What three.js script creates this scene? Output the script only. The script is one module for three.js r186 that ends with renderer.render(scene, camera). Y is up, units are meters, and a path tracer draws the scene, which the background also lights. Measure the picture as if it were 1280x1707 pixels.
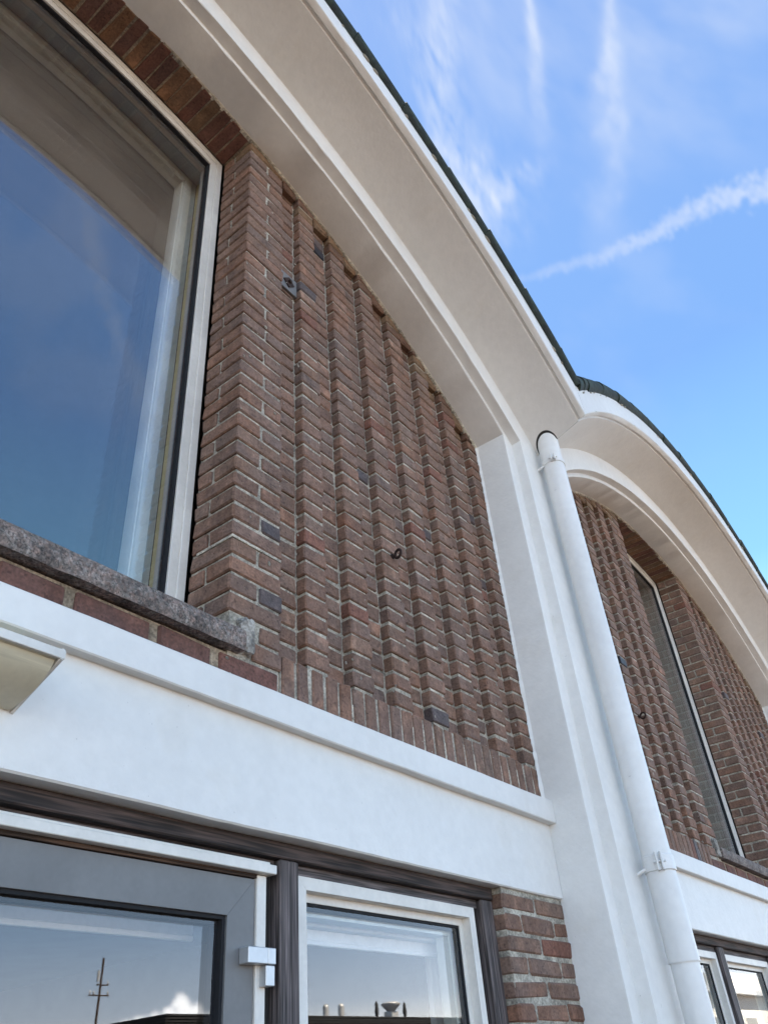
import * as THREE from 'three';
import { mergeGeometries, mergeVertices, toCreasedNormals } from 'three/addons/utils/BufferGeometryUtils.js';

// ───────────────────────── camera, sky, sun, exposure ─────────────────────────
const scene = new THREE.Scene();
const camera = new THREE.PerspectiveCamera(66.14, 767 / 1024, 0.05, 400);
camera.position.set(-1.2227, -1.1061, 1.369);
camera.quaternion.setFromRotationMatrix(new THREE.Matrix4().makeBasis(
  new THREE.Vector3(0.61259, -0.07416, 0.78692),
  new THREE.Vector3(-0.4324, 0.80196, 0.41219),
  new THREE.Vector3(-0.66164, -0.59276, 0.4592)));
const EXPOSURE = 6.1;
const SUN_AZ = 12, SUN_EL = 57;                       // azimuth: 0 = behind the house (-z), 90 = +x
const D2R = Math.PI / 180;
const dirOf = (az, el) => new THREE.Vector3(Math.sin(az * D2R) * Math.cos(el * D2R), Math.sin(el * D2R), -Math.cos(az * D2R) * Math.cos(el * D2R));
const sunDir = dirOf(SUN_AZ, SUN_EL);
const GROUND = -2.72;

// random + noise
function rng(seed) { let s = seed >>> 0; return () => { s = (s + 0x6D2B79F5) | 0; let t = Math.imul(s ^ (s >>> 15), 1 | s); t = (t + Math.imul(t ^ (t >>> 7), 61 | t)) ^ t; return ((t ^ (t >>> 14)) >>> 0) / 4294967296; }; }
const lerp = (a, b, t) => a + (b - a) * t, clamp = (x, a = 0, b = 1) => Math.min(b, Math.max(a, x)), sstep = (a, b, x) => { const t = clamp((x - a) / (b - a)); return t * t * (3 - 2 * t); };
function h2(x, y, s) { let n = Math.imul(x | 0, 374761393) + Math.imul(y | 0, 668265263) + Math.imul(s | 0, 1442695041); n = Math.imul(n ^ (n >>> 13), 1274126177); return ((n ^ (n >>> 16)) >>> 0) / 4294967296; }
function vnoise(x, y, s, px = 0, py = 0) {            // value noise, period px, py if given
  const xi = Math.floor(x), yi = Math.floor(y), fx = x - xi, fy = y - yi, u = fx * fx * (3 - 2 * fx), v = fy * fy * (3 - 2 * fy);
  const w = (a, p) => p ? ((a % p) + p) % p : a;
  const x0 = w(xi, px), x1 = w(xi + 1, px), y0 = w(yi, py), y1 = w(yi + 1, py);
  return lerp(lerp(h2(x0, y0, s), h2(x1, y0, s), u), lerp(h2(x0, y1, s), h2(x1, y1, s), u), v);
}
function fbm(x, y, s, oct, px = 0, py = 0) { let a = 0, k = 0.5, t = 0; for (let o = 0; o < oct; o++) { a += k * vnoise(x, y, s + o * 17, px, py); t += k; x *= 2; y *= 2; px *= 2; py *= 2; k *= 0.5; } return a / t; }

// the sky: clear gradient, cirrus wisps and one contrail, all at their bearings
function makeSky() {
  const W = 2048, H = 1024, data = new Float32Array(W * H * 4);
  const paths = [   // az, el, half-width (deg), strength
    { k: 'trail', p: [[68.2, 50.7, 0.19, 0.09], [72.8, 50.6, 0.30, 0.17], [77.3, 50.35, 0.42, 0.29], [81, 50, 0.47, 0.34], [84.1, 49.85, 0.51, 0.40], [87.2, 49.75, 0.61, 0.48], [90.4, 49.8, 0.70, 0.53], [93.2, 49.5, 0.81, 0.58], [97, 48.4, 0.89, 0.62], [104, 45.5, 1.10, 0.62]] },
    { k: 'wisp', p: [[66, 68, 1.2, 0.25], [67.9, 66.7, 1.3, 0.32], [68.7, 64.3, 1.2, 0.35], [68.9, 61.7, 1.4, 0.42], [69.3, 59.3, 1.8, 0.62], [71, 57.5, 1.6, 0.66], [74.4, 56.7, 1.2, 0.58], [78.5, 56.8, 0.6, 0.36]] },
    { k: 'wisp', p: [[73.5, 69.5, 1.1, 0.3], [72, 67.6, 1.1, 0.42], [71.2, 65.3, 0.9, 0.45], [68.9, 63.2, 0.8, 0.35]] },
    { k: 'wisp', p: [[69, 59, 1.6, 0.5], [70.5, 56, 1.5, 0.62], [72, 54.4, 1.3, 0.45], [74, 53.4, 0.8, 0.2]] },
    { k: 'line', p: [[86, 67.5, 0.3, 0.7], [84.6, 65.8, 0.28, 0.78], [83.4, 64, 0.3, 0.7], [81.9, 61.8, 0.38, 0.45], [79.8, 58.5, 0.5, 0.2]] },
    { k: 'line', p: [[96, 64.5, 0.42, 0.6], [93.7, 63, 0.42, 0.74], [91.4, 61.5, 0.55, 0.78], [89.1, 59.2, 0.75, 0.66], [87.8, 56.8, 0.85, 0.5], [85.8, 54.6, 0.95, 0.32], [83, 53.2, 1.1, 0.18]] },
    { k: 'veil', p: [[106, 58, 4, 0.34], [98, 60, 4, 0.34], [94, 56, 3.5, 0.26], [100, 51, 3, 0.14]] },
    { k: 'veil', p: [[75, 68, 3.6, 0.3], [81, 63, 3.6, 0.3], [86, 58, 3.2, 0.2]] },
    { k: 'trail', p: [[158, 57, 0.6, 0.14], [154.5, 52.5, 0.65, 0.2], [150, 47, 0.7, 0.2], [145, 41, 0.8, 0.1]] },
  ];
  for (const q of paths) q.v = q.p.map(([a, e, w, s]) => ({ d: dirOf(a, e), w, s }));
  const puffs = [];                                    // low fair-weather cumulus over the far horizon
  const R = rng(77);
  for (const [a0, a1, n, eb] of [[136, 143.5, 34, 4.4], [150, 166, 26, 2.2], [190, 226, 40, 2.4]])
    for (let i = 0; i < n; i++) { const t = R(); puffs.push([lerp(a0, a1, t), eb + R() * 1.5 * (1 - Math.abs(2 * t - 1)) - 0.5, 0.3 + 0.45 * R()]); }
  const sd = sunDir, tmp = new THREE.Vector3(), stops = [[0, 1.35, 1.24, 1.06], [2.4, 0.82, 0.82, 0.78], [4.8, 0.42, 0.5, 0.6], [9, 0.25, 0.36, 0.51], [16, 0.13, 0.235, 0.36], [28, 0.053, 0.117, 0.187], [42, 0.037, 0.076, 0.158], [74, 0.037, 0.065, 0.138], [90, 0.037, 0.065, 0.138]];
  for (let r = 0; r < H; r++) {
    const el = ((r + 0.5) / H - 0.5) * 180, y = Math.sin(el * D2R), ce = Math.cos(el * D2R);
    for (let c = 0; c < W; c++) {
      const ph = ((c + 0.5) / W - 0.5) * 2 * Math.PI, i = (r * W + c) * 4;
      tmp.set(Math.cos(ph) * ce, y, Math.sin(ph) * ce);
      const col = [0, 0, 0], e = Math.max(0, el);
      for (let k = 0; k < 3; k++) {
        let q = 0; while (q < stops.length - 2 && e > stops[q + 1][0]) q++;
        const v = lerp(stops[q][k + 1], stops[q + 1][k + 1], clamp((e - stops[q][0]) / (stops[q + 1][0] - stops[q][0])));
        col[k] = v;
      }
      const cs = tmp.dot(sd), glow = 0.5 * Math.exp((cs - 1) * 9) + 0.12 * (cs * 0.5 + 0.5);
      for (let k = 0; k < 3; k++) col[k] *= 1 + glow * [0.95, 0.6, 0.28][k];
      if (el > -1 && el < 75) {
        let cl = 0;
        const az = Math.atan2(tmp.x, -tmp.z) / D2R;
        if (el > 38) for (const q of paths) {
          let best = 0;
          for (let s = 0; s + 1 < q.v.length; s++) {
            const A = q.v[s], B = q.v[s + 1];
            const abx = B.d.x - A.d.x, aby = B.d.y - A.d.y, abz = B.d.z - A.d.z, L = abx * abx + aby * aby + abz * abz;
            const t = clamp(((tmp.x - A.d.x) * abx + (tmp.y - A.d.y) * aby + (tmp.z - A.d.z) * abz) / L);
            const dx = tmp.x - A.d.x - abx * t, dy = tmp.y - A.d.y - aby * t, dz = tmp.z - A.d.z - abz * t;
            const dist = Math.sqrt(dx * dx + dy * dy + dz * dz) / D2R, w = lerp(A.w, B.w, t);
            if (dist > w * 3.2) continue;
            let g;
            if (q.k === 'trail') {
              const puff = fbm(az * 1.5, el * 2.2, 5, 3), edge = dist + (puff - 0.5) * w * 1.5 + (fbm(az * 3.4, el * 4.6, 15, 3) - 0.5) * w * 0.9;
              g = (1 - sstep(w * 0.0, w * 1.35, edge)) * (0.8 + 0.6 * (fbm(az * 2.6, el * 3.6, 9, 3) - 0.3));
            } else if (q.k === 'veil') { g = Math.exp(-(dist * dist) / (w * w)) * clamp(0.45 + 1.5 * (fbm(az * 0.32 + el * 0.2, el * 0.3, 71, 4) - 0.42), 0, 1.2);
            } else if (q.k === 'line') {
              const wob = (fbm(az * 0.5, el * 0.7, 25, 3) - 0.5) * w * 1.6; g = Math.exp(-((dist + wob) ** 2) / (w * w * 1.1)) * (0.55 + 0.9 * (fbm(az * 0.8, el * 0.9, 37, 4) - 0.3));
            } else {
              const wob = (fbm(az * 0.45, el * 0.5, 21, 3) - 0.5) * w * 1.8;
              const streak = fbm(az * 0.9 + el * 0.5, el * 0.55 - az * 0.2, 33, 5), fine = fbm(az * 2.3 - el * 0.6, el * 1.1, 41, 4);
              g = Math.exp(-((dist + wob) ** 2) / (w * w * 1.3)) * clamp(0.32 + 1.7 * (streak - 0.4) + 0.5 * (fine - 0.5), 0, 1.2);
            }
            best = Math.max(best, g * lerp(A.s, B.s, t));
          }
          cl = 1 - (1 - cl) * (1 - clamp(best));
        }
        if (el > 30) cl = 1 - (1 - cl) * (1 - clamp(0.12 * sstep(0.46, 0.8, fbm(az * 0.12 + el * 0.06, el * 0.16, 61, 5)) * sstep(30, 48, el)));
        for (let k = 0; k < 3; k++) col[k] = lerp(col[k], [0.13, 0.143, 0.168][k], clamp(cl));
        if (el < 9) {
          let m = 0;
          for (const [a, b, s] of puffs) { const dd = Math.hypot((az - a) * 0.9, el - b); if (dd < s * 1.5) m = Math.max(m, 1 - sstep(s * 0.55, s * 1.05, dd + (fbm(az * 2, el * 2, 3, 3) - 0.5) * 0.5)); }
          if (m > 0) for (let k = 0; k < 3; k++) col[k] = lerp(col[k], [1.5, 1.5, 1.5][k], m * 0.9);
        }
      }
      data[i] = col[0]; data[i + 1] = col[1]; data[i + 2] = col[2]; data[i + 3] = 1;
    }
  }
  const t = new THREE.DataTexture(data, W, H, THREE.RGBAFormat, THREE.FloatType);
  t.mapping = THREE.EquirectangularReflectionMapping; t.magFilter = t.minFilter = THREE.LinearFilter; t.needsUpdate = true;
  return t;
}
scene.background = makeSky();
scene.environment = scene.background;
const sun = new THREE.DirectionalLight(0xfff1dc, 5);
sun.position.copy(sunDir).multiplyScalar(60); sun.castShadow = true;
sun.shadow.mapSize.set(2048, 2048);
Object.assign(sun.shadow.camera, { left: -30, right: 30, top: 30, bottom: -30, near: 1, far: 150 });
scene.add(sun, sun.target);
const renderer = new THREE.WebGLRenderer({ antialias: true });
renderer.toneMapping = THREE.LinearToneMapping;
renderer.toneMappingExposure = EXPOSURE;
renderer.shadowMap.enabled = true;

// ───────────────────────── textures ─────────────────────────
function tex(n, fn, srgb, rep = 1) {                  // square tile of n px; fn(u, v) -> [r, g, b] 0..1
  const d = new Uint8Array(n * n * 4);
  for (let y = 0; y < n; y++) for (let x = 0; x < n; x++) { const c = fn(x / n, y / n), i = (y * n + x) * 4; for (let k = 0; k < 3; k++) d[i + k] = clamp(c[k]) * 255; d[i + 3] = 255; }
  const t = new THREE.DataTexture(d, n, n); t.wrapS = t.wrapT = THREE.RepeatWrapping; t.magFilter = THREE.LinearFilter; t.minFilter = THREE.LinearMipmapLinearFilter; t.generateMipmaps = true;
  if (srgb) t.colorSpace = THREE.SRGBColorSpace; t.repeat.set(rep, rep); t.needsUpdate = true; return t;
}
const g3 = (v) => [v, v, v];
const per = (u, v, f, s, o) => fbm(u * f, v * f, s, o, f, f);
// fired brick: sandy grain, drag marks, small pits, dusty patches
const brickMap = tex(512, (u, v) => {
  const m = per(u, v, 6, 1, 4), g = per(u, v, 90, 2, 3), d = fbm(u * 40, v * 12, 5, 3, 40, 12), pit = per(u, v, 60, 8, 2), pale = per(u, v, 9, 12, 4);
  let k = 0.74 + 0.24 * (m - 0.5) + 0.28 * (g - 0.5) + 0.12 * (d - 0.5);
  if (pit < 0.24) k *= 0.84;
  const p = sstep(0.6, 0.82, pale) * 0.12, hue = (per(u, v, 5, 91, 3) - 0.5) * 0.12;
  return [k * (1 + hue) + p, k + p, k * (1 - hue) + p * 0.95];
}, true, 2);
const brickBump = tex(512, (u, v) => g3(0.5 + 0.5 * (per(u, v, 14, 3, 4) - 0.5) + 0.55 * (per(u, v, 80, 2, 3) - 0.5) - (per(u, v, 60, 8, 2) < 0.24 ? 0.25 : 0)), false, 2);
const mortarMap = tex(512, (u, v) => { const k = 0.78 + 0.5 * (per(u, v, 12, 31, 4) - 0.5) + 0.4 * (per(u, v, 110, 32, 2) - 0.5); return [k, k * 0.985, k * 0.95]; }, true, 2);
const mortarBump = tex(256, (u, v) => g3(per(u, v, 24, 34, 5)), false, 3);
const paintMap = tex(1024, (u, v) => {
  const k = 0.955 + 0.07 * (per(u, v, 5, 51, 5) - 0.5) + 0.035 * (per(u, v, 60, 52, 3) - 0.5), sp = per(u, v, 150, 53, 1), st = sstep(0.66, 0.8, per(u, v, 9, 57, 4)) * 0.008;
  const s = sp > 0.988 ? 0.88 : 1;
  return [(k - st * 0.6) * s, (k - st) * s, (k - st * 1.7) * s];
}, true, 0.7);
const paintBump = tex(512, (u, v) => g3(0.5 + 0.6 * (per(u, v, 8, 54, 4) - 0.5) + 0.35 * (per(u, v, 70, 55, 3) - 0.5)), false, 1.4);
const graniteMap = tex(512, (u, v) => { const a = per(u, v, 120, 61, 2), b = per(u, v, 100, 62, 2), c = per(u, v, 8, 63, 4); let k = 0.66 + 0.4 * (c - 0.5) + 0.5 * (per(u, v, 60, 66, 3) - 0.5); if (a < 0.34) k *= 0.74; if (b > 0.68) k *= 1.18; const w = (per(u, v, 50, 65, 2) - 0.5) * 0.16; return [k * (1 + w), k * 0.96, k * (0.96 - w * 0.4)]; }, true, 2.4);
const graniteBump = tex(256, (u, v) => g3(per(u, v, 40, 64, 4)), false, 3);
const timberMap = tex(512, (u, v) => { const f = fbm(u * 220, v * 6, 71, 3, 220, 6), w = fbm(u * 70, v * 3, 73, 3, 70, 3), l = per(u, v, 4, 72, 3); const k = 0.6 + 1.0 * (f - 0.5) + 0.2 * (w - 0.5) + 0.4 * (l - 0.5); return [k * 1.0, k * 0.96, k * 0.98]; }, true, 1.6);
const timberBump = tex(512, (u, v) => g3(fbm(u * 120, v * 5, 71, 4, 120, 5)), false, 1.6);
const tileMap = tex(256, (u, v) => { const k = 0.7 + 0.8 * (per(u, v, 7, 81, 5) - 0.5) + 0.3 * (per(u, v, 60, 82, 2) - 0.5), m = sstep(0.55, 0.75, per(u, v, 10, 83, 4)) * 0.25; return [k + m * 0.7, k + m * 0.75, k + m * 0.3]; }, true, 2.5);
const pavingMap = tex(512, (u, v) => { const j = Math.min(Math.abs((u * 6) % 1 - 0.5), Math.abs((v * 6) % 1 - 0.5)); return g3((0.82 + 0.4 * (per(u, v, 40, 91, 4) - 0.5)) * 0.95); }, true, 0.5);
const smudgeMap = tex(512, (u, v) => { const k = 0.93 + 0.16 * (per(u, v, 6, 95, 5) - 0.5) + 0.04 * (per(u, v, 90, 96, 2) - 0.5); return [k, k, k]; }, true, 1.3);

const lin = (r, g, b) => new THREE.Color().setRGB(r, g, b);
function mat(o) { return new THREE.MeshStandardMaterial({ side: THREE.DoubleSide, ...o }); }
const M = {
  white: mat({ color: lin(0.85, 0.835, 0.8), map: paintMap, bumpMap: paintBump, bumpScale: 0.0016, roughness: 0.5 }),
  pipe: mat({ color: lin(0.86, 0.855, 0.835), map: paintMap, bumpMap: paintBump, bumpScale: 0.0009, roughness: 0.38 }),
  mortar: mat({ color: lin(0.6, 0.57, 0.51), map: mortarMap, bumpMap: mortarBump, bumpScale: 0.003, roughness: 0.95 }),
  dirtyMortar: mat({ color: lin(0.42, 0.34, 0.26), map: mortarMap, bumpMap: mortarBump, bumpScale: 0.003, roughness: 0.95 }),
  paleMortar: mat({ color: lin(0.78, 0.74, 0.66), map: mortarMap, bumpMap: mortarBump, bumpScale: 0.004, roughness: 0.95 }),
  granite: mat({ color: lin(0.42, 0.372, 0.325), map: graniteMap, bumpMap: graniteBump, bumpScale: 0.002, roughness: 0.85 }),
  cement: mat({ color: lin(0.52, 0.5, 0.48), map: mortarMap, bumpMap: mortarBump, bumpScale: 0.005, roughness: 0.95 }),
  timber: mat({ color: lin(0.23, 0.205, 0.19), map: timberMap, bumpMap: timberBump, bumpScale: 0.0012, roughness: 0.72 }),
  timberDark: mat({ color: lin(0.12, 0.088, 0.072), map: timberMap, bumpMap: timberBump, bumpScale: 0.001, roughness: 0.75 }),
  gap: mat({ color: lin(0.03, 0.027, 0.024), roughness: 0.95 }),
  frame: mat({ color: lin(0.86, 0.83, 0.77), map: smudgeMap, roughness: 0.42 }),
  doorGrey: mat({ color: lin(0.2, 0.2, 0.2), map: smudgeMap, roughness: 0.45 }),
  gasket: mat({ color: lin(0.01, 0.011, 0.014), roughness: 0.85 }),
  sash: mat({ color: lin(0.52, 0.56, 0.5), map: smudgeMap, roughness: 0.45 }),
  slate: mat({ color: lin(0.55, 0.66, 0.72), map: smudgeMap, roughness: 0.5 }),
  paleSash: mat({ color: lin(0.86, 0.9, 0.84), map: smudgeMap, roughness: 0.5 }),
  ochre: mat({ color: lin(0.9, 0.8, 0.46), map: smudgeMap, roughness: 0.6 }),
  spacer: mat({ color: lin(0.35, 0.38, 0.4), roughness: 0.35, metalness: 0.8 }),
  alu: mat({ color: lin(0.66, 0.67, 0.68), map: smudgeMap, roughness: 0.35, metalness: 0.55 }),
  iron: mat({ color: lin(0.07, 0.03, 0.02), map: tileMap, bumpMap: mortarBump, bumpScale: 0.002, roughness: 0.8 }),
  plate: mat({ color: lin(0.25, 0.24, 0.235), map: smudgeMap, roughness: 0.55, metalness: 0.3 }),
  tile: mat({ color: lin(0.03, 0.048, 0.036), map: tileMap, bumpMap: mortarBump, bumpScale: 0.003, roughness: 0.8 }),
  roofing: mat({ color: lin(0.06, 0.075, 0.065), map: tileMap, roughness: 0.8 }),
  cream: mat({ color: lin(0.78, 0.73, 0.56), map: smudgeMap, roughness: 0.45 }),
  blind: mat({ color: lin(0.72, 0.74, 0.74), map: smudgeMap, roughness: 0.85 }),
  room: mat({ color: lin(0.1, 0.095, 0.085), map: smudgeMap, roughness: 0.9 }),
  paving: mat({ color: lin(0.088, 0.062, 0.044), map: pavingMap, roughness: 0.9 }),
  slat: mat({ color: lin(0.035, 0.036, 0.04), map: smudgeMap, roughness: 0.7 }),
  render_: mat({ color: lin(0.72, 0.7, 0.66), map: paintMap, roughness: 0.8 }),
  wood: mat({ color: lin(0.16, 0.1, 0.06), map: timberMap, roughness: 0.8 }),
  dark: mat({ color: lin(0.04, 0.05, 0.055), roughness: 0.2 }),
  galv: mat({ color: lin(0.6, 0.6, 0.6), roughness: 0.45, metalness: 0.3 }),
  glass: new THREE.MeshPhysicalMaterial({ color: 0xffffff, transmission: 1, thickness: 0, roughness: 0, ior: 2.15, side: THREE.DoubleSide }),
  clearGlass: new THREE.MeshPhysicalMaterial({ color: 0xffffff, transmission: 1, thickness: 0, roughness: 0, ior: 1.62, side: THREE.DoubleSide }),
  sheer: new THREE.MeshPhysicalMaterial({ color: lin(0.78, 0.8, 0.8), transmission: 0.45, thickness: 0, roughness: 0.95, side: THREE.DoubleSide }),
};
const brickCols = [[0.429, 0.251, 0.196], [0.397, 0.24, 0.193], [0.371, 0.233, 0.191], [0.442, 0.243, 0.182], [0.346, 0.221, 0.187], [0.416, 0.258, 0.201], [0.384, 0.226, 0.182], [0.429, 0.262, 0.204], [0.358, 0.235, 0.199], [0.454, 0.242, 0.175]];
const brickM = brickCols.map((c) => mat({ color: lin(...c.map((v, k) => lerp([0.385, 0.242, 0.192][k], v, 0.65) * [0.96, 0.95, 0.87][k])), map: brickMap, bumpMap: brickBump, bumpScale: 0.0022, roughness: 0.9 }));
const brickRed = [mat({ color: lin(0.36, 0.165, 0.115), map: brickMap, bumpMap: brickBump, bumpScale: 0.0022, roughness: 0.9 }), mat({ color: lin(0.37, 0.19, 0.125), map: brickMap, bumpMap: brickBump, bumpScale: 0.0022, roughness: 0.9 })];
const brickDark = [mat({ color: lin(0.045, 0.04, 0.052), map: brickMap, bumpMap: brickBump, bumpScale: 0.002, roughness: 0.55 }), mat({ color: lin(0.18, 0.135, 0.13), map: brickMap, bumpMap: brickBump, bumpScale: 0.002, roughness: 0.7 })];
const brickOrange = [mat({ color: lin(0.37, 0.235, 0.14), map: brickMap, bumpMap: brickBump, bumpScale: 0.003, roughness: 0.95 }), mat({ color: lin(0.28, 0.155, 0.1), map: brickMap, bumpMap: brickBump, bumpScale: 0.003, roughness: 0.95 })];
const brickArch = [mat({ color: lin(0.29, 0.13, 0.095), map: brickMap, bumpMap: brickBump, bumpScale: 0.003, roughness: 0.9 }), mat({ color: lin(0.36, 0.19, 0.105), map: brickMap, bumpMap: brickBump, bumpScale: 0.003, roughness: 0.9 }), mat({ color: lin(0.31, 0.19, 0.115), map: brickMap, bumpMap: brickBump, bumpScale: 0.003, roughness: 0.9 }), mat({ color: lin(0.25, 0.12, 0.09), map: brickMap, bumpMap: brickBump, bumpScale: 0.003, roughness: 0.9 })];
function pickBrick(r, special = 0) { const t = r(); if (t < 0.004) return brickDark[0]; if (t < 0.018) return brickDark[1]; if (t < 0.046 + special) return brickRed[r() < 0.5 ? 0 : 1]; return brickM[Math.floor(r() * brickM.length)]; }

// ───────────────────────── geometry helpers ─────────────────────────
function boxUV(g, ou = 0, ov = 0, swap = false) {     // uv in metres from the dominant axis of the normal
  const p = g.attributes.position, n = g.attributes.normal, uv = new Float32Array(p.count * 2);
  for (let i = 0; i < p.count; i++) {
    const ax = Math.abs(n.getX(i)), ay = Math.abs(n.getY(i)), az = Math.abs(n.getZ(i));
    let u, v; if (ax >= ay && ax >= az) { u = p.getZ(i); v = p.getY(i); } else if (ay >= az) { u = p.getX(i); v = p.getZ(i); } else { u = p.getX(i); v = p.getY(i); }
    if (swap) [u, v] = [v, u];
    uv[i * 2] = u + ou; uv[i * 2 + 1] = v + ov;
  }
  g.setAttribute('uv', new THREE.BufferAttribute(uv, 2)); return g;
}
// chamfered box between corners, non-indexed, optionally with uneven corners
function cbox(x0, x1, y0, y1, z0, z1, c = 0.002, jit = 0, r = null, swap = false) {
  const lo = [Math.min(x0, x1), Math.min(y0, y1), Math.min(z0, z1)], hi = [Math.max(x0, x1), Math.max(y0, y1), Math.max(z0, z1)];
  c = Math.min(c, 0.45 * Math.min(hi[0] - lo[0], hi[1] - lo[1], hi[2] - lo[2]));
  const V = {}; const key = (s, a) => s.join() + a;
  for (const sx of [0, 1]) for (const sy of [0, 1]) for (const sz of [0, 1]) {
    const s = [sx, sy, sz], b = s.map((q, k) => (q ? hi[k] : lo[k]) + (jit ? (r() - 0.5) * 2 * jit : 0)), cc = jit ? c * (0.6 + 0.9 * r()) : c;
    for (let a = 0; a < 3; a++) V[key(s, a)] = b.map((q, k) => k === a ? q : q + (s[k] ? -cc : cc));
  }
  const T = [], tri = (a, b, d) => T.push(a, b, d), cen = lo.map((q, k) => (q + hi[k]) / 2);
  const face = (pts) => {                             // orient outwards
    const [a, b, d] = pts, e1 = b.map((q, k) => q - a[k]), e2 = d.map((q, k) => q - a[k]);
    const nx = e1[1] * e2[2] - e1[2] * e2[1], ny = e1[2] * e2[0] - e1[0] * e2[2], nz = e1[0] * e2[1] - e1[1] * e2[0];
    const out = nx * (a[0] + d[0] - 2 * cen[0]) + ny * (a[1] + d[1] - 2 * cen[1]) + nz * (a[2] + d[2] - 2 * cen[2]);
    if (out < 0) pts.reverse();
    tri(pts[0], pts[1], pts[2]); if (pts.length === 4) tri(pts[0], pts[2], pts[3]);
  };
  for (let a = 0; a < 3; a++) { const b = (a + 1) % 3, d = (a + 2) % 3; for (const sa of [0, 1]) {
    const at = (p, q) => { const s = [0, 0, 0]; s[a] = sa; s[b] = p; s[d] = q; return V[key(s, a)]; };
    face([at(0, 0), at(1, 0), at(1, 1), at(0, 1)]);
    } for (const sb of [0, 1]) for (const sd of [0, 1]) {
    const e = (t, ax) => { const s = [0, 0, 0]; s[a] = t; s[b] = sb; s[d] = sd; return V[key(s, ax)]; };
    face([e(0, b), e(1, b), e(1, d), e(0, d)]);
  } }
  for (const sx of [0, 1]) for (const sy of [0, 1]) for (const sz of [0, 1]) { const s = [sx, sy, sz]; face([V[key(s, 0)], V[key(s, 1)], V[key(s, 2)]]); }
  const g = new THREE.BufferGeometry(); g.setAttribute('position', new THREE.BufferAttribute(new Float32Array(T.flat()), 3)); g.computeVertexNormals();
  return boxUV(g, r ? r() * 3 : 0, r ? r() * 3 : 0, swap);
}
const merge = (a) => { const l = a.map((g) => { const q = g.index ? g.toNonIndexed() : g; for (const k of Object.keys(q.attributes)) if (!['position', 'normal', 'uv'].includes(k)) q.deleteAttribute(k); return q; }); return mergeGeometries(l); };
const used = {};
function numbered(n) { const k = used[n] = (used[n] ?? -1) + 1; return k ? n + '_' + String(k).padStart(3, '0') : n; }
function shade(o) { o.castShadow = o.receiveShadow = true; return o; }
function part(parent, name, geo, m, label) { const o = shade(new THREE.Mesh(Array.isArray(geo) ? merge(geo) : geo, m)); o.name = numbered(name); if (label) o.userData.label = label; parent.add(o); return o; }
function thing(name, label, category, group, pos = [0, 0, 0]) { const o = new THREE.Group(); o.name = numbered(name); o.position.set(...pos); o.userData = { label, category, kind: 'thing' }; if (group) o.userData.group = group; scene.add(o); return o; }
function struct(name, geo, m) { const o = shade(new THREE.Mesh(Array.isArray(geo) ? merge(geo) : geo, m)); o.name = numbered(name); o.userData = { kind: 'structure' }; scene.add(o); return o; }
function extrudeXY(shape, z0, z1, bevel = 0, seg = 24) {
  const g = new THREE.ExtrudeGeometry(shape, { depth: z1 - z0 - 2 * bevel, bevelEnabled: bevel > 0, bevelThickness: bevel, bevelSize: bevel, bevelOffset: -bevel, bevelSegments: 2, curveSegments: seg });
  g.translate(0, 0, z0 + bevel); return boxUV(g);
}
const pipeGeo = (a, b, r0, r1 = r0, seg = 20) => { const A = new THREE.Vector3(...a), B = new THREE.Vector3(...b), L = A.distanceTo(B), g = new THREE.CylinderGeometry(r1, r0, L, seg, 1); g.applyQuaternion(new THREE.Quaternion().setFromUnitVectors(new THREE.Vector3(0, 1, 0), B.clone().sub(A).normalize())); g.translate(...A.clone().add(B).multiplyScalar(0.5).toArray()); return g; };

// ───────────────────────── measures of the façade (origin: right lower corner of the near upper window) ─────────────────────────
const XC = -0.6135, YC = -1.2688, P = 5.043;          // bay axis, centre of the arches, bay width
const HALF = -XC;                                     // half width of the window opening
const L = 1.638, LX = L - XC;                         // face of the pier, and its distance from the bay axis
const R0 = 3.6096, RB = 3.6361, RBT = 3.777, RF = 3.8557, RG = 3.9826;
const ZA = 0.166, ZB = 0.2174, ZC = 0.5217, WA = 0.0767;
const C = 0.06;                                       // brick course
const archY = (dx, r = R0) => YC + Math.sqrt(Math.max(0, r * r - dx * dx));

// ───────────────────────── setting ─────────────────────────
{
  const g = new THREE.PlaneGeometry(600, 600); g.rotateX(-Math.PI / 2); g.translate(0, GROUND, 0);
  const uv = g.attributes.uv; for (let i = 0; i < uv.count; i++) uv.setXY(i, uv.getX(i) * 600, uv.getY(i) * 600);
  struct('ground', g, M.paving);
}
// the body of the house behind the façade, so that the sun stays out of the rooms
struct('building_shell', [
  cbox(-3.25, 8.6, GROUND, 2.6, -8.2, -8.0, 0), cbox(-3.3, -3.12, GROUND, 1.9, -8.0, -0.2, 0), cbox(7.0, 7.12, GROUND, 1.9, -8.0, -0.2, 0), cbox(1.86, 1.95, GROUND, 1.75, -8.0, -0.25, 0),
  cbox(-3.12, 7.0, -0.42, -0.2, -7.99, -0.24, 0), cbox(-3.12, 7.0, GROUND, GROUND + 0.1, -7.99, -0.24, 0),
], M.room);

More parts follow.
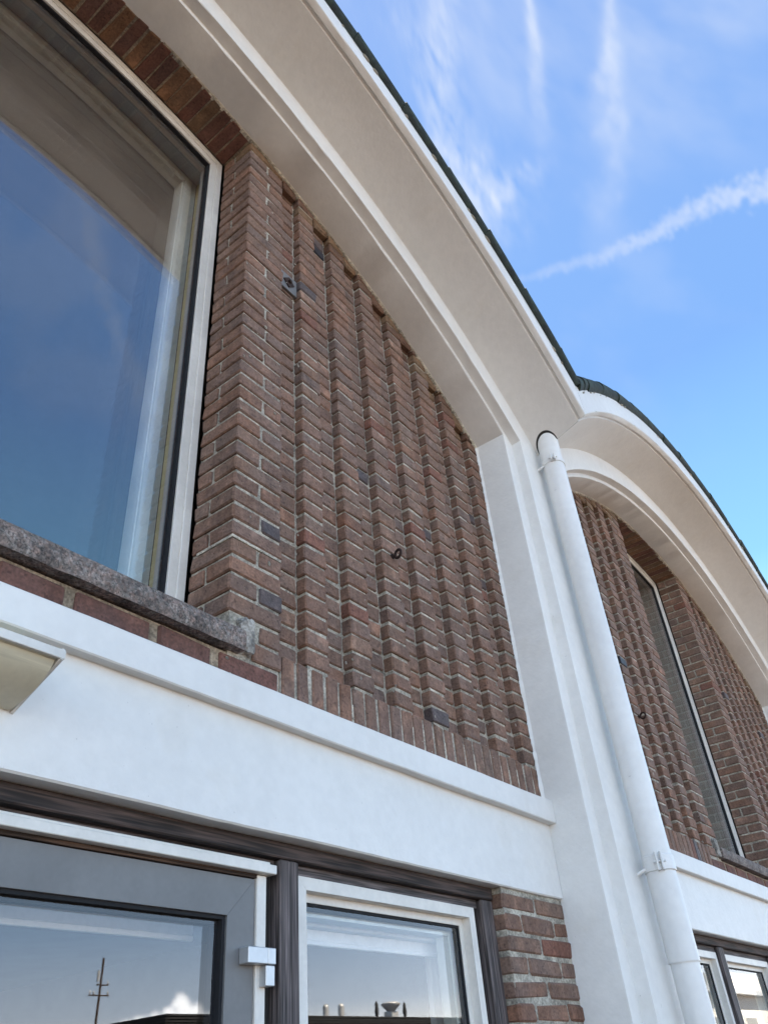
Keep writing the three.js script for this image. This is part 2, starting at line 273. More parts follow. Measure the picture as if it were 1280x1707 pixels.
// ───────────────────────── white concrete: vaulted eaves, piers, beams ─────────────────────────
// a profile [R, z, half-width at its end] swept along the arch of a bay
function sweep(prof, cx, seg, ragged = 0, seed = 1) {
  const pos = [], uv = [], idx = [], r = rng(seed); let s = 0;
  prof.forEach(([R, z, e], j) => {
    if (j) s += Math.hypot(R - prof[j - 1][0], z - prof[j - 1][1]);
    const a1 = Math.asin(Math.min(0.999, e / R));
    for (let i = 0; i <= seg; i++) { const a = -a1 + 2 * a1 * i / seg, w = ragged && prof[j][3] ? (vnoise(a * 60, j * 3.1, seed) - 0.5) * ragged : 0; pos.push(cx + (R + w) * Math.sin(a), YC + (R + w) * Math.cos(a), z); uv.push(a * R, s); }
  });
  const n = seg + 1;
  for (let j = 0; j + 1 < prof.length; j++) for (let i = 0; i < seg; i++) { const a = j * n + i, b = a + n; idx.push(a, b, a + 1, a + 1, b, b + 1); }
  const g = new THREE.BufferGeometry(); g.setAttribute('position', new THREE.Float32BufferAttribute(pos, 3)); g.setAttribute('uv', new THREE.Float32BufferAttribute(uv, 2)); g.setIndex(idx);
  return toCreasedNormals(g, 0.5);
}
const tileVariants = {};
function tileGeo(len) {                               // half-round verge tile, bent to the arch, thin lip at one end
  const k = len.toFixed(3); if (tileVariants[k]) return tileVariants[k];
  const R = 4.03, r = 0.054, pos = [], uv = [], idx = [], na = 6, nt = 12, rows = [];
  for (let i = 0; i <= na; i++) { const t = i / na; rows.push([t, r * (1 - 0.07 * t)]); }
  rows.push([1, r * 0.7]); rows.unshift([0, r * 1.02], [0.03, r * 1.015], [0.06, r * 1.015]); rows.unshift([0, r * 0.75]);
  rows.forEach(([t, q]) => { const a = (t - 0.5) * len / R; for (let j = 0; j <= nt; j++) { const b = -0.62 * Math.PI + j / nt * 1.3 * Math.PI; const rr = R + q * Math.sin(b + 0.9) * 0.98, zz = 0.494 + q * Math.cos(b + 0.9); pos.push(rr * Math.sin(a), rr * Math.cos(a) - R, zz); uv.push(t * len, q * b); } });
  const n = nt + 1; for (let i = 0; i + 1 < rows.length; i++) for (let j = 0; j < nt; j++) { const a = i * n + j, b = a + n; idx.push(a, a + 1, b, a + 1, b + 1, b); }
  const g = new THREE.BufferGeometry(); g.setAttribute('position', new THREE.Float32BufferAttribute(pos, 3)); g.setAttribute('uv', new THREE.Float32BufferAttribute(uv, 2)); g.setIndex(idx);
  return tileVariants[k] = toCreasedNormals(g, 0.6);
}
function vaultRoof(k, label) {
  const cx = XC + k * P, t = thing('vaulted_roof', label, 'roof', 'vaulted concrete roofs of the terrace');
  const e = 0.005, lb = LX + WA, H = P / 2 - 0.0005;
  part(t, 'arch_reveal', sweep([[R0 + 0.1, -0.028, LX], [R0, -0.028, LX], [R0, ZA - e, LX, 1], [R0 + 0.0015, ZA - 0.0015, LX, 1], [R0 + e, ZA, LX, 1], [RB + 0.03, ZA, lb]], cx, 96, 0.002, 11 + k), M.white);
  part(t, 'arch_step', sweep([[RB, ZA - 0.02, lb], [RB, ZB - e, lb, 1], [RB + 0.0015, ZB - 0.0015, lb, 1], [RB + e, ZB, lb, 1], [RBT + 0.02, ZB, H]], cx, 96, 0.002, 21 + k), M.white);
  const rs = (z) => lerp(RBT, RF, (z - ZB) / (ZC - ZB));
  part(t, 'eave_soffit', sweep([[RBT, ZB - 0.02, H], [RBT, ZB + 0.0005, H], [rs(0.3), 0.3, H], [rs(0.39), 0.39, H], [rs(0.474), 0.474, H, 1], [rs(0.476) + 0.008, 0.478, H], [rs(0.486) + 0.008, 0.49, H], [rs(0.49), 0.493, H, 1], [RF, ZC - 0.004, H, 1], [RF + 0.004, ZC, H, 1]], cx, 96, 0.003, 31 + k), M.white);
  part(t, 'fascia', sweep([[RF + 0.004, ZC, H, 1], [RF + 0.06, ZC, H], [RG + 0.03, ZC, H], [RG + 0.03, ZC - 0.05, H]], cx, 96, 0.003, 31 + k), M.white);
  part(t, 'roof_shell', sweep([[RG + 0.03, ZC - 0.05, H], [RG + 0.06, ZC - 0.06, H], [RG + 0.08, -2, H], [RG + 0.08, -8.2, H]], cx, 48), M.roofing);
  part(t, 'roof_shell', sweep([[R0 + 0.09, -0.03, H], [R0 + 0.1, -8.0, H]], cx, 48), M.room);
  // verge tiles, one by one, with cut ones at the valley
  const r = rng(900 + k), aEnd = Math.asin(P / 2 / 4.03);
  let s = -aEnd * 4.03 + 0.004; const end = aEnd * 4.03 - 0.004, lens = [0.115, 0.1];
  const all = []; while (s < end) { let len = lens.length ? lens.shift() : 0.352 + 0.016 * r(); if (end - s < len + 0.05) len = end - s; all.push([s, len]); s += len; }
  for (const [s0, len] of all) {
    const L2 = Math.round(len * 50) / 50 + 0.014, m = part(t, 'verge_tile', tileGeo(L2), M.tile), a = (s0 + len / 2) / 4.03;
    m.position.set(cx + 4.03 * Math.sin(a), YC + 4.03 * Math.cos(a), (r() - 0.5) * 0.006);
    m.rotation.set((r() - 0.5) * 0.02, (r() - 0.5) * 0.02, -a + (r() - 0.5) * 0.012);
  }
  // lumps of bedding mortar squeezed out beneath the tiles
  const lumps = []; for (let i = 0; i < 26; i++) { const a = -aEnd + 2 * aEnd * r(), q = 0.003 + 0.006 * r(), g = new THREE.IcosahedronGeometry(q, 1); g.scale(1.6 + r(), 0.7, 0.8); g.rotateZ(-a); const R = RG - 0.002 - 0.006 * r(); g.translate(cx + R * Math.sin(a), YC + R * Math.cos(a), ZC + 0.003); lumps.push(g); }
  const lm = part(t, 'bedding_mortar', lumps, M.paleMortar); lm.userData.kind = 'stuff';
  return t;
}
vaultRoof(0, 'white vaulted roof curving over the large near window, cut off at the top left');
vaultRoof(1, 'white vaulted roof over the far bay, right of the downpipe, seen whole');

const pierX = [XC - P / 2, XC + P / 2, XC + 1.5 * P];
const pierLabels = ['white stepped concrete pier left of the near bay', 'white stepped concrete pier between the two bays, behind the downpipe', 'white stepped concrete pier at the far right end of the far bay'];
pierX.forEach((px, i) => {
  const t = thing('concrete_pier', pierLabels[i], 'pier', 'stepped concrete piers between the bays');
  const w = P / 2 - LX, wb = w - WA, sh = new THREE.Shape();
  const e = 0.006;                                    // plan outline with softened corners
  const q = [[-w, -0.12], [-w, ZA - e], [-w + e * 0.3, ZA - e * 0.3], [-w + e, ZA], [-wb - 0.004, ZA], [-wb - 0.001, ZA + 0.001], [-wb, ZA + 0.004], [-wb, ZB - e], [-wb + e * 0.3, ZB - e * 0.3], [-wb + e, ZB]];
  const pts = [...q, ...q.map(([a, b]) => [-a, b]).reverse()];
  pts.forEach(([a, b], j) => j ? sh.lineTo(a, -b) : sh.moveTo(a, -b));
  let g = new THREE.ExtrudeGeometry(sh, { depth: 1.62 - GROUND, steps: 40, bevelEnabled: false });
  g.rotateX(-Math.PI / 2); g.translate(px, GROUND, 0); g.deleteAttribute('uv');
  g = toCreasedNormals(mergeVertices((g.deleteAttribute('normal'), g)), 0.6); boxUV(g, i * 1.7, 0.3);
  // hand-trowelled: slightly uneven faces
  const pp = g.attributes.position; for (let j = 0; j < pp.count; j++) { const y = pp.getY(j), x = pp.getX(j), z = pp.getZ(j); pp.setX(j, x + (vnoise(y * 1.3, z * 9, 7 + i) - 0.5) * 0.003); if (z > 0) pp.setZ(j, z + (vnoise(y * 1.7, x * 7, 17 + i) - 0.5) * 0.003); }
  part(t, 'shaft', g, M.white);
  for (const q of [-1, 1]) {                          // ragged paint edge brushed onto the brickwork
    const pos = [], idx = [], uv = [], n = 240; for (let j = 0; j <= n; j++) { const y = lerp(-0.25, 1.55, j / n), o = 0.003 + 0.009 * vnoise(y * 26, 3, 60 + i) + 0.006 * vnoise(y * 90, 4, 61); [[w + o, 0.001], [w + o * 0.6, 0.005], [w + 0.001, 0.0075 + o * 0.3], [w - 0.001, 0.012]].forEach(([a, z], m) => { pos.push(px + q * a, y, z); uv.push(m * 0.005, y); }); }
    for (let j = 0; j < n; j++) for (let m = 0; m < 3; m++) { const a = j * 4 + m; idx.push(a, a + 1, a + 4, a + 4, a + 1, a + 5); }
    const e2 = new THREE.BufferGeometry(); e2.setAttribute('position', new THREE.Float32BufferAttribute(pos, 3)); e2.setAttribute('uv', new THREE.Float32BufferAttribute(uv, 2)); e2.setIndex(idx); e2.computeVertexNormals(); part(t, 'paint_edge', e2, M.white);
  }
});

// beam with its projecting ledge above the ground-floor openings
const ZL = 0.0368, ZBM = 0.0074, YLT = -0.2567, YLB = -0.3399, YBB = -0.5968;
[0, 1].forEach((k) => {
  const t = thing('concrete_beam', ['white concrete beam with projecting ledge above the grey door and near lower window', 'white concrete beam with projecting ledge right of the downpipe, in the far bay'][k], 'beam', 'white beams across the bays');
  const x0 = XC + k * P - LX + 0.001, x1 = XC + k * P + LX - 0.001;
  const strip = (y0, y1, z0, z1, c, seed) => {        // long painted member with a slightly wavering arris
    const n = 90, sec = [[z0, y1], [z1 - c, y1], [z1, y1 - c], [z1, y0 + c], [z1 - c, y0], [z0, y0]], pos = [], idx = [], uv = []; let s = 0;
    sec.forEach(([z, y], j) => { if (j) s += Math.hypot(z - sec[j - 1][0], y - sec[j - 1][1]); for (let i = 0; i <= n; i++) { const x = lerp(x0, x1, i / n); const w = (vnoise(x * 3, j < 3 ? 1 : 4, seed) - 0.5) * 0.003 + (vnoise(x * 28, j < 3 ? 1 : 4, seed + 3) - 0.5) * 0.0012; pos.push(x, y + w, z + (z > z0 ? (vnoise(x * 2.1, 9, seed) - 0.5) * 0.003 : 0)); uv.push(x, s); } });
    for (let j = 0; j + 1 < sec.length; j++) for (let i = 0; i < n; i++) { const a = j * (n + 1) + i, b = a + n + 1; idx.push(a, b, a + 1, a + 1, b, b + 1); }
    const g = new THREE.BufferGeometry(); g.setAttribute('position', new THREE.Float32BufferAttribute(pos, 3)); g.setAttribute('uv', new THREE.Float32BufferAttribute(uv, 2)); g.setIndex(idx); return toCreasedNormals(g, 0.35);
  };
  part(t, 'beam', strip(YBB, YLB + 0.03, -0.2, ZBM, 0.004, 41 + k), M.white);
  part(t, 'ledge', strip(YLB, YLT, -0.1, ZL, 0.003, 51 + k), M.white);
});

// ───────────────────────── brickwork ─────────────────────────
const camM = camera.matrixWorld; camera.updateMatrixWorld(true);
const viewInv = new THREE.Matrix4().copy(camera.matrixWorld).invert();
const BRICK_D = 0.055;
// place(list, kind, box, material): collected first, so that the largest in view become parts of their own
function brickPanel(k, side, label) {
  const t = thing('brick_wall', label, 'wall', 'ribbed brick panels beside the upper windows'), r = rng(3000 + k * 100 + (side > 0 ? 7 : 13));
  const X = (x) => XC + k * P + side * (x + HALF);    // x: 0 at the window corner, growing towards the pier
  const list = [], mort = [];
  const add = (kind, x0, x1, y0, y1, z0, z1, m, o = {}) => list.push({ kind, g: [X(x0), X(x1), y0, y1, z0, z1], m: m ?? pickBrick(r), c: o.c ?? 0.004, jit: o.jit ?? 0.0021 });
  const dz = () => (r() - 0.5) * 0.003, dy = () => (r() - 0.5) * 0.002;
  const limit = (x) => archY(x + HALF);
  const stain = (x, y) => limit(x) - y < 0.1 && r() < 0.65 ? brickOrange[r() < 0.5 ? 0 : 1] : undefined;
  // window jamb: alternate stretchers and headers
  for (let n = -3; n < 41; n++) {
    const y0 = n * C + 0.005, y1 = y0 + 0.05; if (y0 > limit(0) - 0.005) break;
    const A = ((n % 2) + 2) % 2 === 0, z = dz(), a = dy();
    const cut = n < -1 ? 0.092 : 0;
    if (A) {
      const j = 0.104 + (r() - 0.5) * 0.01;
      if (!cut) add('jamb_brick', 0, j, y0 + a, y1 + a, -0.172, z, stain(0.05, y1));
      add('jamb_brick', Math.max(j + 0.011, cut), 0.198 + (r() - 0.5) * 0.006, y0 + a, y1 + a, z - 0.09, z, stain(0.15, y1));
    } else {
      const j = 0.1 + (r() - 0.5) * 0.012;
      add('jamb_brick', cut, 0.198 + (r() - 0.5) * 0.006, y0 + a, y1 + a, -j, z, stain(0.1, y1));
      if (!cut) add('jamb_brick', 0.0 + (r() - 0.5) * 0.002, 0.09, y0 + a, y1 + a, -0.173, -j - 0.011);
    }
  }
  mort.push(cbox(X(0.008), X(0.1925), -0.36, limit(0.0) - 0.003, -0.1715, -0.0062, 0), cbox(X(0.1), X(0.1935), limit(0) - 0.004, limit(0.19) - 0.004 + 0.03, -0.16, -0.006, 0));
  // ribs and sunken strips
  const pitch = 0.2085, first = 0.302;
  for (let i = 0; i < 8; i++) {
    const rx0 = first + i * pitch, rx1 = Math.min(rx0 + 0.1, L + 0.004), sx0 = i ? rx0 - pitch + 0.1 : 0.2, sx1 = Math.min(rx0 - 0.009, L + 0.004);
    for (let n = -3; n < 41; n++) {
      const y0 = n * C + 0.005, y1 = y0 + 0.05;
      if (sx0 < L && y0 < limit(sx0) - 0.012) { const a = dy(); add('header_brick', sx0 + 0.003 * r(), sx1 + (r() - 0.5) * 0.003, y0 + a, y1 + a, -0.031 - BRICK_D, -0.031 + dz(), stain(sx0, y1)); }
      if (rx0 < L - 0.02 && n >= -2 && y0 < limit(rx0) - 0.008) { const a = dy(), dx = (r() - 0.5) * 0.004; add('header_brick', rx0 + dx, rx1 + 0.5 * dx + (r() - 0.5) * 0.008, y0 + a, y1 + a, -BRICK_D - 0.01, dz(), stain(rx0, y1)); }
    }
    if (sx0 < L) {
      const top = limit((sx0 + sx1) / 2);
      if (sx1 - sx0 > 0.05) add('header_brick', sx0 + 0.006, sx1 - 0.002, top - 0.05 - 0.012 * r(), top + 0.03, -0.07, -0.002 + dz(), brickOrange[r() < 0.4 ? 0 : 1], { jit: 0.004, c: 0.007 });
    }
    if (rx0 < L - 0.02) mort.push(cbox(X(rx0 + 0.007), X(rx1 - 0.005), -0.3, limit(rx1) + 0.01, -0.06, -0.0062, 0));
  }
  // sunken backing, stepped up under the arch
  for (let i = 0; i < 15; i++) { const a = 0.19 + i * 0.097, b = Math.min(a + 0.097, L + 0.01); mort.push(cbox(X(a), X(b), -0.36, limit(b) + 0.02, -0.16, -0.0375, 0)); }
  // soldier course on the ledge
  for (let x = 0.203; x < L - 0.01; x += 0.0606) { const w = 0.049 + (r() - 0.5) * 0.004; add('soldier_brick', x, Math.min(x + w, L + 0.003), -0.335, -0.126 + (r() - 0.5) * 0.006, -0.075, dz(), undefined); }
  mort.push(cbox(X(0.199), X(L), -0.335, -0.128, -0.07, -0.006, 0));
  // stretchers under the window sill
  for (const [a, b] of [[-0.604, -0.455], [-0.431, -0.233], [-0.207, -0.046], [-0.018, 0.189]]) add('sill_brick', a, b, -0.335, -0.186 + (r() - 0.5) * 0.004, -0.1, -0.001 + dz() * 0.5, brickArch[r() < 0.5 ? 0 : 3], { c: 0.006, jit: 0.003 });
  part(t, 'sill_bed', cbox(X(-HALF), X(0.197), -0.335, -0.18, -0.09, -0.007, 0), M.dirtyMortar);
  // brick arch over the window: headers laid on the curve, seen from beneath
  const aEnd = Math.asin(HALF / R0), nB = 11;
  for (let i = 0; i < nB; i++) {
    const a0 = (i + 0.035) / nB * aEnd, a1 = (i + 0.965) / nB * aEnd, rr = R0 - 0.004 - 0.003 * r(), am = (a0 + a1) / 2, w = (a1 - a0) * R0;
    list.push({ kind: 'arch_brick', arch: [am, w, rr], m: brickArch[Math.floor(r() * 4)], r0: r() });
  }
  {
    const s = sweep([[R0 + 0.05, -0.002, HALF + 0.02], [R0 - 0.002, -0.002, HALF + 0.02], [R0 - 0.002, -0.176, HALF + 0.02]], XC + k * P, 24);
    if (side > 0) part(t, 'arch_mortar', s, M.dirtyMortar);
  }
  // geometry
  const seen = {};
  for (const b of list) {
    if (b.arch) {
      const [am, w, rr] = b.arch, rd = rng(Math.floor(b.r0 * 1e6)); const g = cbox(-w / 2, w / 2, rr, rr + 0.1, -0.175, 0.0015, 0.005, 0.002, rd); g.rotateZ(-side * am); g.translate(XC + k * P, YC, 0); b.geo = g; b.at = new THREE.Vector3(XC + k * P + side * rr * Math.sin(am), YC + rr * Math.cos(am), -0.08);
    } else { const [x0, x1, y0, y1, z0, z1] = b.g; b.geo = cbox(x0, x1, y0, y1, z0, z1, b.c, b.jit, r); b.at = new THREE.Vector3((x0 + x1) / 2, (y0 + y1) / 2, z1); }
    const v = b.at.clone().applyMatrix4(viewInv), px = v.x / -v.z, py = v.y / -v.z;
    b.rank = v.z < 0 && Math.abs(px) < 0.5 && Math.abs(py) < 0.67 ? v.length() : 100 + v.length();
    (seen[b.kind] ??= []).push(b);
  }
  for (const kind of Object.keys(seen)) {
    const l = seen[kind].sort((a, b) => a.rank - b.rank), one = l.slice(0, 298), rest = l.slice(298);
    for (const b of one) part(t, kind, b.geo, b.m);
    if (rest.length) { const byM = new Map(); for (const b of rest) byM.set(b.m, [...(byM.get(b.m) ?? []), b.geo]);
      // the rest, one joined part: vertex colours keep each brick's own tone
      const all = []; for (const [m, gs] of byM) for (const g of gs) { const col = new Float32Array(g.attributes.position.count * 3); for (let i = 0; i < col.length; i += 3) { col[i] = m.color.r; col[i + 1] = m.color.g; col[i + 2] = m.color.b; } g.setAttribute('color', new THREE.BufferAttribute(col, 3)); all.push(g); }
      const o = shade(new THREE.Mesh(mergeGeometries(all), M.brickRest ??= mat({ color: 0xffffff, vertexColors: true, map: brickMap, bumpMap: brickBump, bumpScale: 0.0022, roughness: 0.9 }))); o.name = numbered(kind); o.userData.kind = 'stuff'; t.add(o); }
  }
  part(t, 'mortar', mort, M.mortar);
  // joints refilled with white mortar
  const wj = [cbox(X(0.003), X(0.196), 0.1752, 0.1848, -0.02, -0.001, 0.001), cbox(X(0.0015), X(0.02), 0.1752, 0.1848, -0.15, -0.002, 0.001)];
  for (let x = 0.203; x < L - 0.01; x += 0.0606) if (r() < 0.4) wj.push(cbox(X(x - 0.009), X(x - 0.001), -0.33, -0.15 - 0.03 * r(), -0.03, -0.003, 0.001));
  for (let i = 0; i < 9; i++) { const n = Math.floor(r() * 30), q = Math.floor(r() * 6), a = first + q * pitch + 0.005; wj.push(cbox(X(a), X(a + 0.05 + 0.04 * r()), n * C - 0.0045, n * C + 0.0035, -0.02, -0.0025, 0.001)); }
  part(t, 'white_pointing', wj, M.paleMortar);
  const sp = []; for (let i = 0; i < 60; i++) { const g = new THREE.IcosahedronGeometry(0.0025 + 0.006 * r() * r(), 1), low = r() < 0.6; g.scale(1, 0.5 + r(), 0.35); g.translate(X(low ? r() * L : r() * 0.3), low ? -0.26 + r() * 0.5 : r() * 2, 0.0005); sp.push(g); }
  part(t, 'mortar_splash', sp, M.paleMortar).userData.kind = 'stuff';
  // rough mortar fillet where the bricks meet the white arch
  {
    const pos = [], idx = [], n = 170, a0 = side > 0 ? Math.asin(HALF * 0.2 / R0) : Math.asin(HALF * 0.2 / R0), a1 = Math.asin(LX / R0), uv = [];
    for (let i = 0; i <= n; i++) { const a = lerp(a0, a1, i / n), q = 0.003 + 0.008 * vnoise(a * 55, 1, 5 + k) + 0.005 * vnoise(a * 190, 2, 6), dx = R0 * Math.sin(a), open = dx < HALF ? 0.6 : 1; [[R0 - q * 0.8 * open, -0.012], [R0 - q * 0.75 * open, 0.003], [R0 - q * 0.35, 0.004 + q * 0.25], [R0 - 0.0005, 0.004 + q * 0.4], [R0 + 0.003, 0.004]].forEach(([R, z], j) => { pos.push(XC + k * P + side * R * Math.sin(a), YC + R * Math.cos(a), z); uv.push(a * R0, j * 0.006); }); }
    for (let i = 0; i < n; i++) for (let j = 0; j < 4; j++) { const a = i * 5 + j, b = a + 5; idx.push(a, a + 1, b, a + 1, b + 1, b); }
    const g = new THREE.BufferGeometry(); g.setAttribute('position', new THREE.Float32BufferAttribute(pos, 3)); g.setAttribute('uv', new THREE.Float32BufferAttribute(uv, 2)); g.setIndex(idx); g.computeVertexNormals();
    part(t, 'mortar_fillet', g, M.paleMortar);
  }
  return t;
}
brickPanel(0, 1, 'ribbed brown brick wall between the near window and the central white pier');
brickPanel(0, -1, 'ribbed brick wall on the left side of the near window, beyond the picture edge');
brickPanel(1, -1, 'ribbed brick wall directly right of the downpipe, left of the far window');
brickPanel(1, 1, 'ribbed brick wall right of the far window, tapering into the far end of the arch');

// plain brick pier beside the lower window
function lowerBrick(x0, x1, label, seed) {
  const t = thing('brick_pier', label, 'brickwork', 'plain brick piers at ground level'), r = rng(seed), H = x1 - x0;
  for (let n = 0; n < 34; n++) {
    const y1 = -0.612 - n * 0.0613, y0 = y1 - 0.049; if (y0 < GROUND) break;
    const a = n % 2 === 0; let x = x0, first = true, j = 0;
    while (x < x1 - 0.01) {
      let w = first && !a ? 0.1 : 0.205 + (r() - 0.5) * 0.012; first = false; const e = Math.min(x + w, x1 + 0.004); const z = (r() - 0.5) * 0.004;
      part(t, 'brick', cbox(x, e, y0 + (r() - 0.5) * 0.003, y1 + (r() - 0.5) * 0.003, -0.11, z, 0.006, 0.0022, r), n === 2 && j === 1 ? brickRed[0] : pickBrick(r, 0.2)); x = e + 0.011; j++;
    }
  }
  part(t, 'mortar', [cbox(x0 + 0.004, x1, GROUND, YBB - 0.001, -0.11, -0.005, 0)], M.mortar);
}
lowerBrick(1.214, L - 0.001, 'red brown brick pier between the lower window and the white pier', 501);
lowerBrick(2.18, 2.52, 'plain brick pier behind the foot of the downpipe, in the far bay', 502);
lowerBrick(-2.864, -1.78, 'plain brick wall piece left of the grey door, beyond the picture edge', 503);

// ───────────────────────── upper windows ─────────────────────────
function archShape(cx, hw, yb, R) { const s = new THREE.Shape(), a = Math.asin(hw / R); s.moveTo(cx - hw, yb); s.lineTo(cx + hw, yb); s.lineTo(cx + hw, YC + R * Math.cos(a)); const n = 24; for (let i = 1; i <= n; i++) { const b = a - 2 * a * i / n; s.lineTo(cx + R * Math.sin(b), YC + R * Math.cos(b)); } s.closePath(); return s; }
function archRing(cx, hw, yb, R, w, wt, wb, z0, z1, bev = 0.002) { const s = archShape(cx, hw, yb, R); s.holes.push(new THREE.Path(archShape(cx, hw - w, yb + wb, R - wt).getPoints())); return extrudeXY(s, z0, z1, bev); }
function upperWindow(k, label) {
  const cx = XC + k * P, t = thing('arched_window', label, 'window', 'arched upper windows'), hw = HALF - 0.004;
  part(t, 'frame', [archRing(cx, hw, -0.14, R0 - 0.006, 0.03, 0.034, 0.03, -0.25, -0.178, 0.003), archRing(cx, hw - 0.03, -0.11, R0 - 0.04, 0.03, 0.034, 0.03, -0.25, -0.1825, 0.002)], M.frame);
  part(t, 'joint', archRing(cx, HALF - 0.0005, -0.145, R0 - 0.001, 0.014, 0.012, 0.01, -0.24, -0.19, 0), M.gap);
  part(t, 'gasket', [archRing(cx, hw - 0.06, -0.08, R0 - 0.074, 0.007, 0.008, 0.01, -0.205, -0.19, 0.001), archRing(cx, hw - 0.061, -0.079, R0 - 0.075, 0.009, 0.009, 0.013, -0.212, -0.206, 0)], M.gasket);
  part(t, 'spacer', archRing(cx, hw - 0.062, -0.078, R0 - 0.076, 0.006, 0.006, 0.013, -0.22, -0.2125, 0), M.spacer);
  for (const z of [-0.2, -0.222, -0.365]) { const g = new THREE.ShapeGeometry(archShape(cx, hw - 0.062, -0.078, R0 - 0.076)); g.translate(0, 0, z); part(t, 'pane', boxUV(g), z > -0.3 ? M.glass : M.clearGlass); }
  for (const q of [-1, 1]) part(t, 'lining', cbox(cx + q * (HALF - 0.011), cx + q * (HALF + 0.004), -0.14, archY(HALF), -0.342, -0.252, 0.001), k ? M.sash : M.ochre, k ? undefined : 'ochre painted jamb lining inside the glass');
  part(t, 'soffit_lining', sweep([[R0 - 0.001, -0.251, HALF - 0.01], [R0 - 0.001, -0.343, HALF - 0.01]], cx, 20), M.slate);
  part(t, 'inner_frame', [archRing(cx, HALF - 0.011, -0.14, R0 - 0.002, 0.03, 0.027, 0.05, -0.42, -0.343, 0.002)], M.slate, 'slate grey inner frame seen through the glass');
  part(t, 'inner_sash', [archRing(cx, HALF - 0.042, -0.09, R0 - 0.031, 0.04, 0.03, 0.05, -0.4, -0.334, 0.003), archRing(cx, HALF - 0.078, -0.05, R0 - 0.056, 0.008, 0.008, 0.01, -0.4, -0.345, 0.002)], M.paleSash, 'pale green inner sash seen through the glass');
  // granite sill
  const r = rng(70 + k); const g = new THREE.BoxGeometry(1, 1, 1, 60, 4, 5), p = g.attributes.position, x0 = cx - HALF - 0.042, x1 = cx + HALF + 0.042;
  for (let i = 0; i < p.count; i++) { const x = lerp(x0, x1, p.getX(i) + 0.5), b = p.getY(i) + 0.5, d = p.getZ(i) + 0.5; let y = lerp(-0.173, lerp(-0.018, -0.116, d), b), z = lerp(-0.19, 0.027, d);
    if (d > 0.99) { z += (vnoise(x * 24, b * 5, 8) - 0.5) * 0.002; y += (vnoise(x * 40, b * 9, 18) - 0.5) * 0.002 * (b > 0.9 || b < 0.1 ? 1 : 0); if (b > 0.9 || b < 0.1) z -= 0.004; }
    const inX = clamp(x, cx - HALF + 0.002, cx + HALF - 0.002); p.setXYZ(i, d < 0.75 ? inX : x, y, z); }
  g.computeVertexNormals(); part(t, 'sill', boxUV(g), M.granite, 'rough speckled granite window sill');
  for (const s of [-1, 1]) {                          // cement patch at each end of the sill
    const q = new THREE.IcosahedronGeometry(1, 4), w = q.attributes.position; for (let i = 0; i < w.count; i++) { const x = w.getX(i), y = w.getY(i), z = w.getZ(i), m = Math.max(Math.abs(x), Math.abs(y), Math.abs(z)), f = 0.25 + 0.75 / m, n = 1 + (vnoise(x * 4 + 5, y * 4 + z * 2, 44 + s) - 0.5) * 0.22 + (vnoise(x * 11 + 5, y * 11 + z * 8, 48 + s) - 0.5) * 0.14; w.setXYZ(i, x * f * n * 0.028, y * f * n * 0.05, z * f * n * 0.019); }
    q.computeVertexNormals(); q.translate(cx + s * (HALF + 0.062), -0.118, -0.003); part(t, 'sill_mortar', boxUV(mergeVertices(q)), M.cement, 'lumpy grey cement at the end of the sill');
  }
  return t;
}
upperWindow(0, 'large arched window at the upper left with blue sky mirrored in it');
upperWindow(1, 'narrow looking arched window in the far bay right of the downpipe');

// ───────────────────────── ground floor joinery ─────────────────────────
const vert = (x0, x1, y0, y1, z0, z1, c = 0.004) => cbox(x0, x1, y0, y1, z0, z1, c, 0, null, false);
function timberFrame(k, posts, x0, x1, label) {
  const t = thing('timber_frame', label, 'timber frame', 'weathered timber frames under the beams');
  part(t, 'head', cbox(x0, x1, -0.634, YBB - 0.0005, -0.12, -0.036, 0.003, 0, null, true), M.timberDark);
  part(t, 'head_fillet', cbox(x0, x1, -0.66, -0.634, -0.12, -0.062, 0.002, 0, null, true), M.timber);
  for (const [a, b] of posts) part(t, 'post', vert(a, b, GROUND, -0.6345, -0.12, -0.04), M.timber);
  return t;
}
timberFrame(0, [[0.238, 0.304], [1.148, 1.2135], [-0.93, -0.865], [-1.778, -1.72]], -1.779, 1.2135, 'dark weathered timber frame around the grey door and lower window');
timberFrame(1, [[2.522, 2.57], [3.405, 3.48], [4.3, 4.37], [5.2, 6.677]], 2.522, 6.677, 'dark timber frame under the far beam, right of the downpipe');

function ringXY(x0, x1, y0, y1, w, z0, z1, bev = 0.0015) {  // rectangular frame, mitred corners left as fine grooves by separate bevels
  const s = new THREE.Shape([[x0, y0], [x1, y0], [x1, y1], [x0, y1]].map((a) => new THREE.Vector2(...a))); s.holes.push(new THREE.Path([[x0 + w, y0 + w], [x0 + w, y1 - w], [x1 - w, y1 - w], [x1 - w, y0 + w]].map((a) => new THREE.Vector2(...a)))); return extrudeXY(s, z0, z1, bev);
}
